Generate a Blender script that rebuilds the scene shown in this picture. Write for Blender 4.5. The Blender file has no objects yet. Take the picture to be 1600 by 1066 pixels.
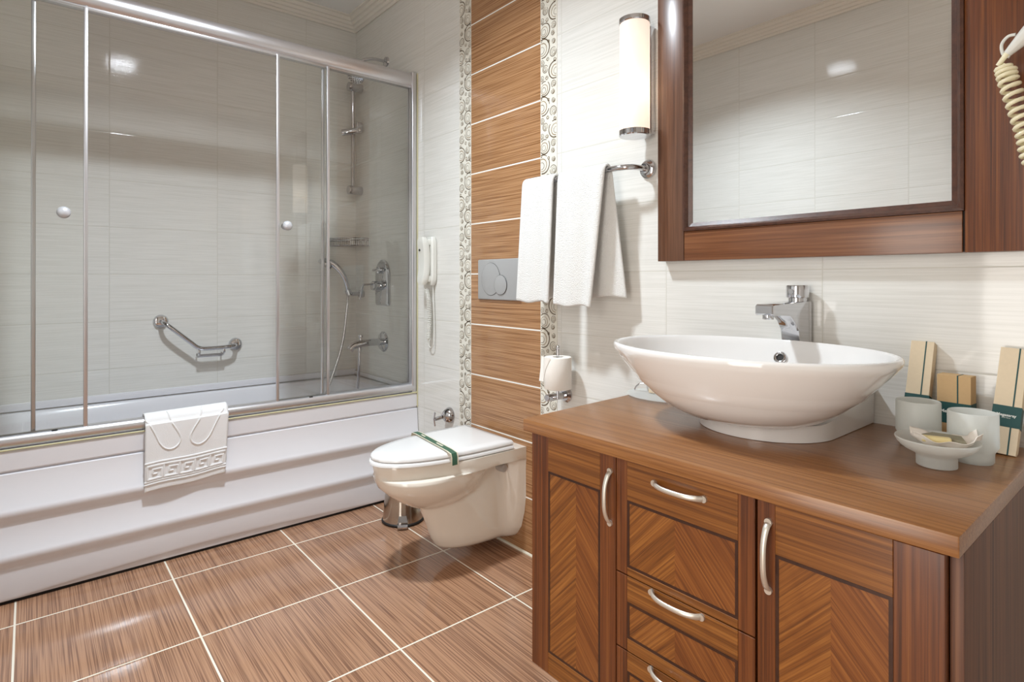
import bpy, bmesh, math, random
from mathutils import Vector, Matrix
from math import sin, cos, pi, sqrt, radians as R
random.seed(7)
SC = bpy.context.scene
COL = SC.collection

# ------------------------------------------------------------------ camera, world, lights, exposure
cam = bpy.data.cameras.new('camera'); camo = bpy.data.objects.new('camera', cam); COL.objects.link(camo)
camo.location = (3.638, -1.6779, 1.2)
camo.rotation_euler = (pi/2 + 0.0016, 0, 0.8752)
cam.sensor_width = 36; cam.lens = 904.8/1600*36
cam.shift_y = -(533 - 436.4)/1600
cam.clip_start = 0.02
SC.camera = camo
w = bpy.data.worlds.new('world'); SC.world = w; w.use_nodes = True
w.node_tree.nodes['Background'].inputs[0].default_value = (1, 1, 1, 1)
w.node_tree.nodes['Background'].inputs[1].default_value = 0.3
SC.view_settings.view_transform = 'Standard'; SC.view_settings.look = 'None'
SC.view_settings.gamma = 1; SC.view_settings.use_curve_mapping = False
SC.view_settings.exposure = 0.08
SC.cycles.max_bounces = 10; SC.cycles.diffuse_bounces = 6; SC.cycles.transparent_max_bounces = 16
SC.cycles.sample_clamp_indirect = 6
CEIL_LAMP = (1.78, -1.12, 2.92)
DOOR_FILL_W = 25.0
MAIN_W, SCONCE_E, BULB_E = 38.0, 1.5, 5.5
def area(name, loc, size, power, color, rot=(0, 0, 0)):
    l = bpy.data.lights.new(name, 'AREA'); l.shape = 'DISK'; l.size = size; l.energy = power; l.color = color; l.spread = R(136)
    o = bpy.data.objects.new(name, l); o.location = loc; o.rotation_euler = rot; COL.objects.link(o); return o
area('ceiling_light_source', (CEIL_LAMP[0], CEIL_LAMP[1], CEIL_LAMP[2]-0.045), 0.19, MAIN_W, (0.82, 0.92, 1.0))

# added soft fill light, set in the doorway behind the camera to brighten the room
d_ = area('doorway_fill_light', (3.22, -2.40, 1.15), 1, DOOR_FILL_W, (1.0, 0.95, 0.88), (pi/2, 0, 0))
d_.data.shape = 'RECTANGLE'; d_.data.size = 0.74; d_.data.size_y = 2.1; d_.data.spread = pi

# ------------------------------------------------------------------ materials
def s2l(c):
    return tuple((x/255/12.92 if x/255 <= .04045 else ((x/255+.055)/1.055)**2.4) for x in c) + (1,)
def mat(name, col=(200, 200, 200), rough=.4, metal=0, spec=.5, coat=0, noise=0, nscale=20, bump=0, bscale=200, bdist=.001, sub=0):
    m = bpy.data.materials.new(name); m.use_nodes = True; nt = m.node_tree; b = nt.nodes['Principled BSDF']
    b.inputs['Base Color'].default_value = s2l(col); b.inputs['Roughness'].default_value = rough
    b.inputs['Metallic'].default_value = metal; b.inputs['Specular IOR Level'].default_value = spec
    b.inputs['Coat Weight'].default_value = coat; b.inputs['Coat Roughness'].default_value = .05
    tc = nt.nodes.new('ShaderNodeTexCoord')
    if noise:
        n = nt.nodes.new('ShaderNodeTexNoise'); n.inputs['Scale'].default_value = nscale; n.inputs['Detail'].default_value = 4
        nt.links.new(tc.outputs['Object'], n.inputs['Vector'])
        mx = nt.nodes.new('ShaderNodeMix'); mx.data_type = 'RGBA'
        c = s2l(col); mx.inputs[6].default_value = tuple(x*(1-noise) for x in c[:3])+(1,); mx.inputs[7].default_value = tuple(min(1, x*(1+noise)) for x in c[:3])+(1,)
        nt.links.new(n.outputs[0], mx.inputs[0]); nt.links.new(mx.outputs[2], b.inputs['Base Color'])
    if bump:
        n = nt.nodes.new('ShaderNodeTexNoise'); n.inputs['Scale'].default_value = bscale; n.inputs['Detail'].default_value = 3
        nt.links.new(tc.outputs['Object'], n.inputs['Vector'])
        bp = nt.nodes.new('ShaderNodeBump'); bp.inputs['Strength'].default_value = bump; bp.inputs['Distance'].default_value = bdist
        nt.links.new(n.outputs[0], bp.inputs['Height']); nt.links.new(bp.outputs[0], b.inputs['Normal'])
    return m
class NB:
    def __init__(s, nt): s.nt = nt
    def n(s, t, **k):
        x = s.nt.nodes.new(t)
        for a, v in k.items(): setattr(x, a, v)
        return x
    def l(s, a, b): s.nt.links.new(a, b)
    def math(s, op, a, b=None, c=None):
        x = s.n('ShaderNodeMath', operation=op)
        for i, v in enumerate((a, b, c)):
            if v is None: continue
            if isinstance(v, (int, float)): x.inputs[i].default_value = v
            else: s.l(v, x.inputs[i])
        return x.outputs[0]
    def mix(s, f, a, b):
        x = s.n('ShaderNodeMix', data_type='RGBA')
        for i, v in ((0, f), (6, a), (7, b)):
            if isinstance(v, (int, float, tuple)): x.inputs[i].default_value = v
            else: s.l(v, x.inputs[i])
        return x.outputs[2]
def grain(nb, vec, scale, detail=3, rot=(0, 0, 0), dist=0.0, rough=.55):
    mp = nb.n('ShaderNodeMapping'); mp.inputs['Scale'].default_value = scale; mp.inputs['Rotation'].default_value = (0, 0, 0)
    if rot != (0, 0, 0):
        m0 = nb.n('ShaderNodeMapping'); m0.inputs['Rotation'].default_value = rot; nb.l(vec, m0.inputs[0]); vec = m0.outputs[0]
    nb.l(vec, mp.inputs[0])
    n = nb.n('ShaderNodeTexNoise'); n.inputs['Scale'].default_value = 1; n.inputs['Detail'].default_value = detail
    n.inputs['Roughness'].default_value = rough; n.inputs['Distortion'].default_value = dist
    nb.l(mp.outputs[0], n.inputs['Vector']); return n.outputs[0]
def ramp(nb, v, stops):
    r = nb.n('ShaderNodeValToRGB'); e = r.color_ramp.elements
    while len(e) < len(stops): e.new(.5)
    for x, (p, c) in zip(e, stops): x.position = p; x.color = c if len(c) == 4 else s2l(c)
    nb.l(v, r.inputs[0]); return r.outputs[0]
def groutline(nb, coord, origin, pitch, width):
    # 1 on a joint line, repeated every pitch from origin
    t = nb.math('DIVIDE', nb.math('SUBTRACT', coord, origin), pitch)
    f = nb.math('ABSOLUTE', nb.math('SUBTRACT', nb.math('FRACT', nb.math('ADD', t, 0.5)), 0.5))
    return nb.math('LESS_THAN', nb.math('MULTIPLY', f, pitch), width/2), nb.math('MULTIPLY', f, pitch), nb.math('FLOOR', t)
GZ0, GD = 1.2301, 0.2455
def tile_mat(name, u, u0, up, v, v0, vp, gw, c_lo, c_hi, gcol, gscale, rough=.12, wave=.15, streak=(.35, .65), var=.05, gdist=.4, gbump=.25, gdetail=3, coat=.0):
    m = bpy.data.materials.new(name); m.use_nodes = True; nb = NB(m.node_tree); b = m.node_tree.nodes['Principled BSDF']
    tc = nb.n('ShaderNodeTexCoord'); sp = nb.n('ShaderNodeSeparateXYZ'); nb.l(tc.outputs['Object'], sp.inputs[0])
    U, V = sp.outputs[u], sp.outputs[v]
    gu, du, iu = groutline(nb, U, u0, up, gw); gv, dv, iv = groutline(nb, V, v0, vp, gw)
    g = nb.math('MAXIMUM', gu, gv)
    # per tile offset so the grain breaks at joints
    cx = nb.n('ShaderNodeCombineXYZ'); nb.l(nb.math('MULTIPLY', iu, 3.71), cx.inputs[0]); nb.l(nb.math('MULTIPLY', iv, 5.13), cx.inputs[1]); nb.l(nb.math('ADD', iu, nb.math('MULTIPLY', iv, 2.3)), cx.inputs[2])
    va = nb.n('ShaderNodeVectorMath', operation='ADD'); nb.l(tc.outputs['Object'], va.inputs[0]); nb.l(cx.outputs[0], va.inputs[1])
    gr = grain(nb, va.outputs[0], gscale, gdetail, dist=gdist)
    big = grain(nb, va.outputs[0], (1.5, 1.5, 1.5), 1)
    col = ramp(nb, gr, [(streak[0], c_lo), (streak[1], c_hi)])
    col = nb.mix(nb.math('MULTIPLY', big, var*2), col, (1, 1, 1, 1)) if var > 0 else col
    col = nb.mix(g, col, s2l(gcol)); nb.l(col, b.inputs['Base Color'])
    nb.l(nb.math('ADD', nb.math('MULTIPLY', g, .5), rough), b.inputs['Roughness'])
    edge = nb.math('MINIMUM', nb.math('MINIMUM', nb.math('DIVIDE', du, gw*1.6), nb.math('DIVIDE', dv, gw*1.6)), 1.0)
    h = nb.math('ADD', nb.math('MULTIPLY', gr, gbump), edge)
    bp = nb.n('ShaderNodeBump'); bp.inputs['Strength'].default_value = .5; bp.inputs['Distance'].default_value = .0012
    nb.l(h, bp.inputs['Height'])
    wv = grain(nb, tc.outputs['Object'], (5, 5, 5), 1)
    b2 = nb.n('ShaderNodeBump'); b2.inputs['Strength'].default_value = wave; b2.inputs['Distance'].default_value = .02
    nb.l(wv, b2.inputs['Height']); nb.l(bp.outputs[0], b2.inputs['Normal']); nb.l(b2.outputs[0], b.inputs['Normal'])
    if coat: b.inputs['Coat Weight'].default_value = coat; b.inputs['Coat Roughness'].default_value = .04
    return m
WT = dict(c_lo=(218, 216, 210), c_hi=(228, 226, 221), gcol=(206, 203, 194), rough=.05, wave=.03, streak=(.35, .6), var=.0, gbump=.18)
M = {}
M['tile_back'] = tile_mat('white_wavy_wall_tile', 0, 2.4532, .5086, 2, GZ0, GD, .0028, gscale=(4, 4, 230), **WT)
M['tile_back_l'] = tile_mat('white_wavy_wall_tile_shower', 0, .3623, .5086, 2, GZ0, GD, .0028, gscale=(4, 4, 230), **WT)
M['tile_left'] = tile_mat('white_wavy_wall_tile_bath', 1, -1.3574, .5119, 2, GZ0, GD, .0028, gscale=(4, 4, 230), **WT)
M['tile_front'] = tile_mat('white_wavy_wall_tile_entrance', 0, 2.04, .5135, 2, GZ0+.004, GD, .0028, gscale=(4, 4, 230), **WT)
M['tile_wood'] = tile_mat('brown_grained_wall_tile', 0, 0, 9, 2, GZ0, GD, .006, (132, 90, 56), (182, 138, 98), (238, 234, 226), (3, 3, 360), rough=.1, wave=.06, streak=(.34, .62), var=.0, gdist=.4, gbump=.3, gdetail=1)
M['tile_floor'] = tile_mat('brown_grained_floor_tile', 0, .9834, .4878, 1, -1.714, .4826, .0062, (120, 79, 52), (174, 129, 96), (236, 228, 212), (2.6, 250, 6), rough=.1, wave=.08, streak=(.36, .58), var=.03, gdist=.5, gbump=.3, gdetail=1)
M['ceiling'] = mat('white_ceiling_paint', (236, 234, 231), .8)
M['crown'] = mat('white_plaster_moulding', (232, 226, 216), .6)
M['border'] = mat('cream_border_tile', (226, 222, 210), .2)
M['ring_dark'] = mat('brown_glaze', (94, 78, 58), .3)
M['ring_tan'] = mat('tan_glaze', (148, 126, 96), .3)
M['chrome'] = mat('chrome', (205, 205, 208), .08, 1)
M['dark_metal'] = mat('dark_bore', (40, 36, 34), .5, .6)
M['alu'] = mat('polished_aluminium', (214, 213, 216), .3, .85)
M['knob'] = mat('pale_satin_knob', (206, 206, 210), .35, .3)
M['steel'] = mat('brushed_steel', (190, 182, 172), .16, 1)
M['satin'] = mat('satin_nickel', (216, 208, 196), .34, .7)
M['porcelain'] = mat('white_porcelain', (232, 230, 228), .07, coat=.6)
M['acrylic'] = mat('white_acrylic', (228, 227, 231), .16)
M['wc'] = mat('warm_white_ceramic', (232, 224, 212), .07, coat=.5)
M['lid'] = mat('white_toilet_plastic', (234, 233, 232), .16)
M['plastic'] = mat('ivory_plastic', (222, 221, 214), .3)
M['cord'] = mat('cream_cord', (236, 228, 196), .35)
M['greyplastic'] = mat('matt_silver_plastic', (184, 184, 184), .35, .35)
M['black'] = mat('black_rubber', (18, 16, 15), .5)
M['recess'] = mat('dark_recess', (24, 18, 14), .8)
M['terry'] = mat('white_terry_cloth', (236, 235, 232), .95, spec=.1, bump=1.0, bscale=340, bdist=.0045, noise=.05, nscale=180)
M['matcloth'] = mat('white_bath_mat_cloth', (236, 235, 235), .95, spec=.1, bump=.8, bscale=500, bdist=.002)
M['paper'] = mat('white_tissue_paper', (240, 234, 226), .9, spec=.1, bump=.25, bscale=90, bdist=.002)
M['kraft'] = mat('kraft_cardboard', (196, 164, 122), .8, spec=.2, noise=.05, nscale=120)
M['kraft_pale'] = mat('pale_kraft_cardboard', (218, 200, 172), .8, spec=.2, noise=.05, nscale=120)
M['green'] = mat('dark_green_print', (24, 72, 70), .6)
M['green_strip'] = mat('olive_green_print', (58, 98, 76), .5)
M['cream_strip'] = mat('cream_paper', (226, 218, 196), .5)
M['white_print'] = mat('white_print', (238, 238, 232), .6)
M['grey_print'] = mat('grey_print', (120, 112, 100), .6)
M['soap'] = mat('cream_soap', (232, 216, 160), .45)
M['sachet'] = mat('olive_sachet', (140, 134, 108), .35, noise=.1)
M['silicone'] = mat('cream_silicone', (226, 218, 198), .4)
M['grime'] = mat('yellowed_silicone', (206, 200, 160), .5)

def wood(name, stops, scale, rot=(0, 0, 0), rough=.3, dist=.8, coat=.25, fine=None):
    m = bpy.data.materials.new(name); m.use_nodes = True; nb = NB(m.node_tree); b = m.node_tree.nodes['Principled BSDF']
    tc = nb.n('ShaderNodeTexCoord')
    a = grain(nb, tc.outputs['Object'], scale, 4, rot, dist)
    f = grain(nb, tc.outputs['Object'], fine or tuple(x*5 for x in scale), 2, rot, .2)
    v = nb.math('ADD', nb.math('MULTIPLY', a, .7), nb.math('MULTIPLY', f, .3))
    nb.l(ramp(nb, v, stops), b.inputs['Base Color'])
    b.inputs['Roughness'].default_value = rough; b.inputs['Coat Weight'].default_value = coat; b.inputs['Coat Roughness'].default_value = .18
    bp = nb.n('ShaderNodeBump'); bp.inputs['Strength'].default_value = .12; bp.inputs['Distance'].default_value = .0006
    nb.l(f, bp.inputs['Height']); nb.l(bp.outputs[0], b.inputs['Normal'])
    return m
MAH = [(.33, (68, 34, 14)), (.5, (102, 54, 24)), (.66, (126, 74, 34))]
MAHD = [(.33, (66, 36, 20)), (.5, (98, 58, 34)), (.66, (124, 80, 50))]
M['wood_v'] = wood('mahogany_vertical_grain', MAH, (150, 150, 1.6), dist=.25)
M['wood_h'] = wood('mahogany_horizontal_grain', [(.33, (88, 48, 16)), (.5, (126, 76, 30)), (.66, (154, 100, 46))], (1.6, 150, 150), dist=.25)
M['wood_side'] = wood('mahogany_side', MAHD, (90, 90, 1.5), rough=.5, coat=0, dist=.3)
M['chev_l'] = wood('inlay_grain_rising', [(.33, (86, 46, 16)), (.5, (128, 76, 30)), (.66, (160, 104, 48))], (190, 190, 2.5), dist=.25, rot=(0, R(-43), 0))
M['chev_r'] = wood('inlay_grain_falling', [(.33, (84, 42, 16)), (.5, (120, 68, 28)), (.66, (150, 94, 44))], (190, 190, 2.5), dist=.25, rot=(0, R(43), 0))
M['inlay'] = wood('dark_inlay_line', [(.3, (44, 22, 14)), (.7, (66, 36, 22))], (30, 30, 30))
M['top'] = wood('counter_veneer', [(.3, (108, 66, 32)), (.5, (138, 90, 48)), (.7, (162, 114, 68))], (1.4, 200, 200), rough=.32, dist=.2)
M['frame_v'] = wood('mirror_frame_vertical', [(.33, (78, 48, 32)), (.5, (98, 64, 44)), (.66, (118, 82, 60))], (110, 110, 1.6), dist=.2)
M['frame_h'] = wood('mirror_frame_horizontal', [(.33, (90, 52, 30)), (.5, (114, 70, 42)), (.66, (136, 90, 58))], (1.6, 110, 110), dist=.2)
M['lip'] = wood('mirror_inner_lip', [(.3, (58, 34, 26)), (.7, (92, 58, 44))], (40, 40, 40))
M['door'] = wood('door_veneer', MAHD, (40, 40, 2))
M['mirror'] = mat('mirror_silver', (242, 243, 242), 0.0, 1)

def emis(name, col, strength):
    m = bpy.data.materials.new(name); m.use_nodes = True; nt = m.node_tree; nt.nodes.clear()
    e = nt.nodes.new('ShaderNodeEmission'); o = nt.nodes.new('ShaderNodeOutputMaterial')
    e.inputs[0].default_value = s2l(col); e.inputs[1].default_value = strength; nt.links.new(e.outputs[0], o.inputs[0]); return m
M['bulb'] = emis('warm_bulb', (255, 220, 180), BULB_E)
M['lamp_disc'] = emis('ceiling_lamp_glow', (240, 246, 255), 30)
def opal():
    m = bpy.data.materials.new('opal_glass'); m.use_nodes = True; nb = NB(m.node_tree); nt = m.node_tree; nt.nodes.clear()
    o = nb.n('ShaderNodeOutputMaterial'); tr = nb.n('ShaderNodeBsdfTranslucent'); df = nb.n('ShaderNodeBsdfPrincipled'); e = nb.n('ShaderNodeEmission')
    tr.inputs[0].default_value = (1, .95, .9, 1); df.inputs['Base Color'].default_value = (.9, .86, .8, 1); df.inputs['Roughness'].default_value = .25
    e.inputs[0].default_value = s2l((255, 228, 210)); e.inputs[1].default_value = SCONCE_E*.2
    a = nb.n('ShaderNodeMixShader'); a.inputs[0].default_value = .45; nb.l(tr.outputs[0], a.inputs[1]); nb.l(df.outputs[0], a.inputs[2])
    b = nb.n('ShaderNodeAddShader'); nb.l(a.outputs[0], b.inputs[0]); nb.l(e.outputs[0], b.inputs[1]); nb.l(b.outputs[0], o.inputs[0]); return m
M['opal'] = opal()
def thin_glass(name, tint, refl=1.0, base=.03, frost=0):
    m = bpy.data.materials.new(name); m.use_nodes = True; nb = NB(m.node_tree); nt = m.node_tree; nt.nodes.clear()
    o = nb.n('ShaderNodeOutputMaterial'); t = nb.n('ShaderNodeBsdfTransparent'); g = nb.n('ShaderNodeBsdfGlossy'); f = nb.n('ShaderNodeFresnel')
    t.inputs[0].default_value = tint; g.inputs['Roughness'].default_value = 0.01; g.inputs[0].default_value = (.95, 1, .98, 1); f.inputs[0].default_value = 1.45
    mx = nb.n('ShaderNodeMixShader'); nb.l(nb.math('MULTIPLY', f.outputs[0], refl), mx.inputs[0]); nb.l(t.outputs[0], mx.inputs[1]); nb.l(g.outputs[0], mx.inputs[2])
    nb.l(mx.outputs[0], o.inputs[0]); return m
M['glass'] = thin_glass('clear_shower_glass', (.992, .997, .993, 1))
M['clear'] = thin_glass('clear_acrylic', (.975, .985, .985, 1))
def frosted():
    m = bpy.data.materials.new('frosted_glass'); m.use_nodes = True; nb = NB(m.node_tree); nt = m.node_tree; nt.nodes.clear()
    o = nb.n('ShaderNodeOutputMaterial'); tr = nb.n('ShaderNodeBsdfTranslucent'); p = nb.n('ShaderNodeBsdfPrincipled'); t = nb.n('ShaderNodeBsdfTransparent')
    tr.inputs[0].default_value = (.96, .985, .975, 1); p.inputs['Base Color'].default_value = (.86, .89, .875, 1); p.inputs['Roughness'].default_value = .35
    a = nb.n('ShaderNodeMixShader'); a.inputs[0].default_value = .5; nb.l(tr.outputs[0], a.inputs[1]); nb.l(p.outputs[0], a.inputs[2])
    b = nb.n('ShaderNodeMixShader'); b.inputs[0].default_value = .74; nb.l(t.outputs[0], b.inputs[1]); nb.l(a.outputs[0], b.inputs[2]); nb.l(b.outputs[0], o.inputs[0]); return m
M['frost'] = frosted()

# ------------------------------------------------------------------ mesh helpers (all build in world coordinates unless local=True)
def BM(): return bmesh.new()
def worldloc(o):
    v = Vector((0, 0, 0))
    while o is not None: v += o.location; o = o.parent
    return v
def obj(name, bm, m, parent=None, smooth=True, kind=None, label=None, local=False, origin=None, sub=0, solid=0, autosm=40):
    bmesh.ops.recalc_face_normals(bm, faces=bm.faces)
    off = worldloc(parent) if parent is not None and not local else Vector((0, 0, 0))
    if origin is not None: off = Vector(origin)
    if off.length: bmesh.ops.translate(bm, verts=bm.verts, vec=-off)
    me = bpy.data.meshes.new(name); bm.to_mesh(me); bm.free()
    o = bpy.data.objects.new(name, me); COL.objects.link(o)
    for x in (m if isinstance(m, (list, tuple)) else [m]): me.materials.append(x)
    if smooth:
        me.polygons.foreach_set('use_smooth', [True]*len(me.polygons)); me.set_sharp_from_angle(angle=R(autosm))
    if parent is not None: o.parent = parent
    if origin is not None: o.location = origin
    if kind: o['kind'] = kind
    if label: o['label'] = label
    if solid:
        s = o.modifiers.new('thickness', 'SOLIDIFY'); s.thickness = solid; s.offset = 0
    if sub:
        s = o.modifiers.new('smooth', 'SUBSURF'); s.levels = sub; s.render_levels = sub
    return o
def tag(o, label, cat, group=None):
    o['label'] = label; o['category'] = cat
    if group: o['group'] = group
    return o
def thing(name, label, cat, loc=(0, 0, 0), group=None, rot=(0, 0, 0)):
    o = bpy.data.objects.new(name, None); o.empty_display_size = .05; COL.objects.link(o); o.location = loc; o.rotation_euler = rot
    return tag(o, label, cat, group)
def box(bm, lo, hi, bev=0, seg=2, mi=0):
    lo, hi = Vector([min(a, b) for a, b in zip(lo, hi)]), Vector([max(a, b) for a, b in zip(lo, hi)])
    r = bmesh.ops.create_cube(bm, size=1); vs = r['verts']
    for v in vs: v.co = Vector([(lo[i]+hi[i])/2 + v.co[i]*(hi[i]-lo[i]) for i in range(3)])
    fs = {f for v in vs for f in v.link_faces}
    for f in fs: f.material_index = mi
    if bev:
        es = {e for v in vs for e in v.link_edges}
        r = bmesh.ops.bevel(bm, geom=list(es), offset=bev, segments=seg, profile=.5, affect='EDGES')
        for f in r['faces']: f.material_index = mi
def loft(bm, rings, cap0=True, cap1=True, closed=True, mi=0):
    V = [[bm.verts.new(p) for p in r] for r in rings]
    n = len(V[0]); k = n if closed else n-1
    for a, b in zip(V, V[1:]):
        for i in range(k):
            f = bm.faces.new((a[i], a[(i+1) % n], b[(i+1) % n], b[i])); f.material_index = mi
    if cap0 and n > 2: f = bm.faces.new(V[0]); f.material_index = mi
    if cap1 and n > 2: f = bm.faces.new(V[-1][::-1]); f.material_index = mi
    return V
def crom(pts, n=8):
    P = [Vector(p) for p in pts]; P = [P[0]*2-P[1]] + P + [P[-1]*2-P[-2]]; out = []
    for i in range(1, len(P)-2):
        a, b, c, d = P[i-1:i+3]
        for k in range(n):
            t = k/n; out.append(.5*((2*b)+(c-a)*t+(2*a-5*b+4*c-d)*t*t+(3*b-a-3*c+d)*t**3))
    out.append(P[-2]); return out
def tube(bm, pts, r, seg=12, cap=True, flat=None, mi=0, closed=False):
    P = [Vector(p) for p in pts]; n = len(P); rr = r if isinstance(r, (list, tuple)) else [r]*n
    T = []
    for i in range(n):
        if closed: t = P[(i+1) % n]-P[i-1]
        else: t = P[min(i+1, n-1)]-P[max(i-1, 0)]
        T.append(t.normalized())
    u = T[0].orthogonal().normalized()
    if flat is not None: u = (Vector(flat)-T[0]*Vector(flat).dot(T[0])).normalized()
    rings = []
    for i in range(n):
        u = (u-T[i]*u.dot(T[i])).normalized(); v = T[i].cross(u)
        ru = rr[i] if not isinstance(rr[i], tuple) else rr[i][0]; rv = rr[i] if not isinstance(rr[i], tuple) else rr[i][1]
        rings.append([P[i]+u*ru*cos(2*pi*k/seg)+v*rv*sin(2*pi*k/seg) for k in range(seg)])
    if closed: rings.append(rings[0]); loft(bm, rings, False, False, mi=mi); bmesh.ops.remove_doubles(bm, verts=bm.verts, dist=1e-6)
    else: loft(bm, rings, cap, cap, mi=mi)
def cyl(bm, a, b, r, seg=24, r2=None, mi=0, bev=0):
    a, b = Vector(a), Vector(b); d = (b-a); L = d.length; d.normalize(); r2 = r if r2 is None else r2
    if bev: tube(bm, [a, a+d*.0001, a+d*bev*.3, a+d*bev, b-d*bev, b-d*bev*.3, b-d*.0001, b], [r-bev, r-bev, r-bev*.3, r, r2, r2-bev*.3, r2-bev, r2-bev], seg, mi=mi)
    else: tube(bm, [a, b], [r, r2], seg, mi=mi)
def lathe(bm, prof, c, axis=(0, 0, 1), seg=32, mi=0, cap0=False, cap1=False):
    c = Vector(c); ax = Vector(axis).normalized(); u = ax.orthogonal().normalized(); v = ax.cross(u)
    loft(bm, [[c+ax*h+(u*cos(2*pi*k/seg)+v*sin(2*pi*k/seg))*max(r, 1e-5) for k in range(seg)] for r, h in prof], cap0, cap1, mi=mi)
def sell(cx, cy, a, b, z, n=64, p=2.0):
    out = []
    for k in range(n):
        t = 2*pi*k/n; c, s = cos(t), sin(t)
        out.append((cx+a*math.copysign(abs(c)**(2/p), c), cy+b*math.copysign(abs(s)**(2/p), s), z))
    return out
def sphere(bm, c, r, s=(1, 1, 1), seg=20):
    r0 = bmesh.ops.create_uvsphere(bm, u_segments=seg, v_segments=seg//2, radius=r)
    for v in r0['verts']: v.co = Vector(c)+Vector([v.co[i]*s[i] for i in range(3)])
def helix(path, r, turns, n=14, squash=1.0):
    P = crom(path, 12); N = turns*n; out = []
    u = None
    for i in range(N+1):
        f = i/N*(len(P)-1); k = min(int(f), len(P)-2); p = P[k].lerp(P[k+1], f-k); t = (P[k+1]-P[k]).normalized()
        if u is None: u = t.orthogonal().normalized()
        u = (u-t*u.dot(t)).normalized(); v = t.cross(u); a = 2*pi*i/n
        e = min(1, i/n, (N-i)/n)
        out.append(p+(u*cos(a)+v*sin(a)*squash)*r*e)
    return out
def grid(bm, f, nu, nv, mi=0):
    V = [[bm.verts.new(f(i/nu, j/nv)) for j in range(nv+1)] for i in range(nu+1)]
    for i in range(nu):
        for j in range(nv): bm.faces.new((V[i][j], V[i+1][j], V[i+1][j+1], V[i][j+1])).material_index = mi

# ------------------------------------------------------------------ the room
XR, YF, ZC = 4.3, -2.24, 2.92
def slab(name, lo, hi, m, kind='structure'):
    b = BM(); box(b, lo, hi); return obj(name, b, m, smooth=False, kind=kind)
slab('floor', (-.1, YF-.1, -.1), (XR+.1, .1, 0), M['tile_floor'])
slab('ceiling', (-.1, YF-.1, ZC), (XR+.1, .1, ZC+.1), M['ceiling'])
XA0, XA, XB, XB1 = 1.2147, 1.3168, 1.8208, 1.9205
slab('wall_left', (-.1, YF-.1, 0), (0, .1, ZC), M['tile_left'])
b = BM(); box(b, (0, 0, 0), (XA0, .1, ZC), mi=0); box(b, (XA0, 0, 0), (XR, .1, ZC), mi=1)
obj('wall_back', b, [M['tile_back_l'], M['tile_back']], smooth=False, kind='structure')
slab('wall_right', (XR, YF-.1, 0), (XR+.1, .1, ZC), M['tile_left'])
DX0, DX1, DZ = 2.825, 3.62, 2.50
b = BM(); box(b, (0, YF-.1, 0), (DX0, YF, ZC)); box(b, (DX1, YF-.1, 0), (XR, YF, ZC)); box(b, (DX0, YF-.1, DZ), (DX1, YF, ZC))
obj('wall_front', b, M['tile_front'], smooth=False, kind='structure')
# door opposite the washbasin (seen only as a sliver in the mirror)
b = BM(); box(b, (DX0-.06, YF-.1, 0), (DX0, YF+.02, DZ+.06), .004); box(b, (DX1, YF-.1, 0), (DX1+.06, YF+.02, DZ+.06), .004); box(b, (DX0-.06, YF-.1, DZ), (DX1+.06, YF+.02, DZ+.06), .004)
df = obj('door_1', b, M['door'], kind='structure')
b = BM(); box(b, (DX0-.04, YF-.90, .008), (DX0, YF-.105, DZ-.004), .003); dl = obj('door_leaf', b, M['door'], df)
b = BM(); cyl(b, (DX0, YF-.82, 1.05), (DX0+.05, YF-.82, 1.05), .011); cyl(b, (DX0+.05, YF-.82, 1.05), (DX0+.05, YF-.70, 1.05), .009); obj('door_handle', b, M['chrome'], dl)
# brown tile column and its two ringed borders
b = BM(); box(b, (XA, -.002, 0), (XB, .001, ZC)); obj('trim_1', b, M['tile_wood'], smooth=False, kind='structure')
RINGS = [(.85, .30, .40), (.20, .16, .10), (.22, .60, .19), (.55, .82, .07), (.90, .92, .13), (.12, .93, .07), (.12, 1.36, .36), (.70, 1.20, .16), (.60, 1.60, .08),
         (.90, 1.58, .12), (.74, 2.02, .31), (.20, 1.93, .14), (.24, 2.25, .10), (.96, 2.40, .06), (.5, .08, .06)]
def border(name, x0, x1, flip):
    W = x1-x0; b = BM(); box(b, (x0, -.0022, 0), (x1, .001, ZC))
    H = GD; k0 = int((0-GZ0)/H)-1
    def ok(x, z): return x0+.001 < x < x1-.001 and .001 < z < ZC-.06
    for k in range(k0, 8):
        zt = GZ0+k*H; s = H/(2.45)
        for (u, v, r) in RINGS:
            cx = x0+(1-u if flip else u)*W; cz = zt+H-v*s; rr = r*W
            for q, (fr, mi) in enumerate(((1, 1), (.66, 2), (.36, 1))):
                ra = rr*fr
                if ra < .0035: continue
                th = min(.0052, max(.0018, ra*.15)); ccx = cx+rr*(1-fr)*.25*(1 if u < .5 else -1); ccz = cz-rr*(1-fr)*.25
                N = 28; a0 = random.random()*6; span = N if q else N-2
                for j in range(span):
                    t0, t1 = a0+2*pi*j/N, a0+2*pi*(j+1)/N
                    tw0 = th*(.55+.45*sin(pi*j/N)); tw1 = th*(.55+.45*sin(pi*(j+1)/N))
                    P = [(ccx+(ra+d)*cos(t), ccz+(ra+d)*sin(t)) for t, d in ((t0, -tw0/2), (t1, -tw1/2), (t1, tw1/2), (t0, tw0/2))]
                    if all(ok(*p) for p in P):
                        f = b.faces.new([b.verts.new((p[0], -.0028, p[1])) for p in P]); f.material_index = mi
    return obj(name, b, [M['border'], M['ring_dark'], M['ring_tan']], smooth=False, kind='structure')
border('trim_2', XA0, XA, False); border('trim_3', XB, XB1, True)
# silicone bead along the wall foot
b = BM(); tube(b, [(XA0, -.003, .004), (2.5, -.003, .004)], .007, 8); obj('baseboard_back', b, M['silicone'], kind='structure')
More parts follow.
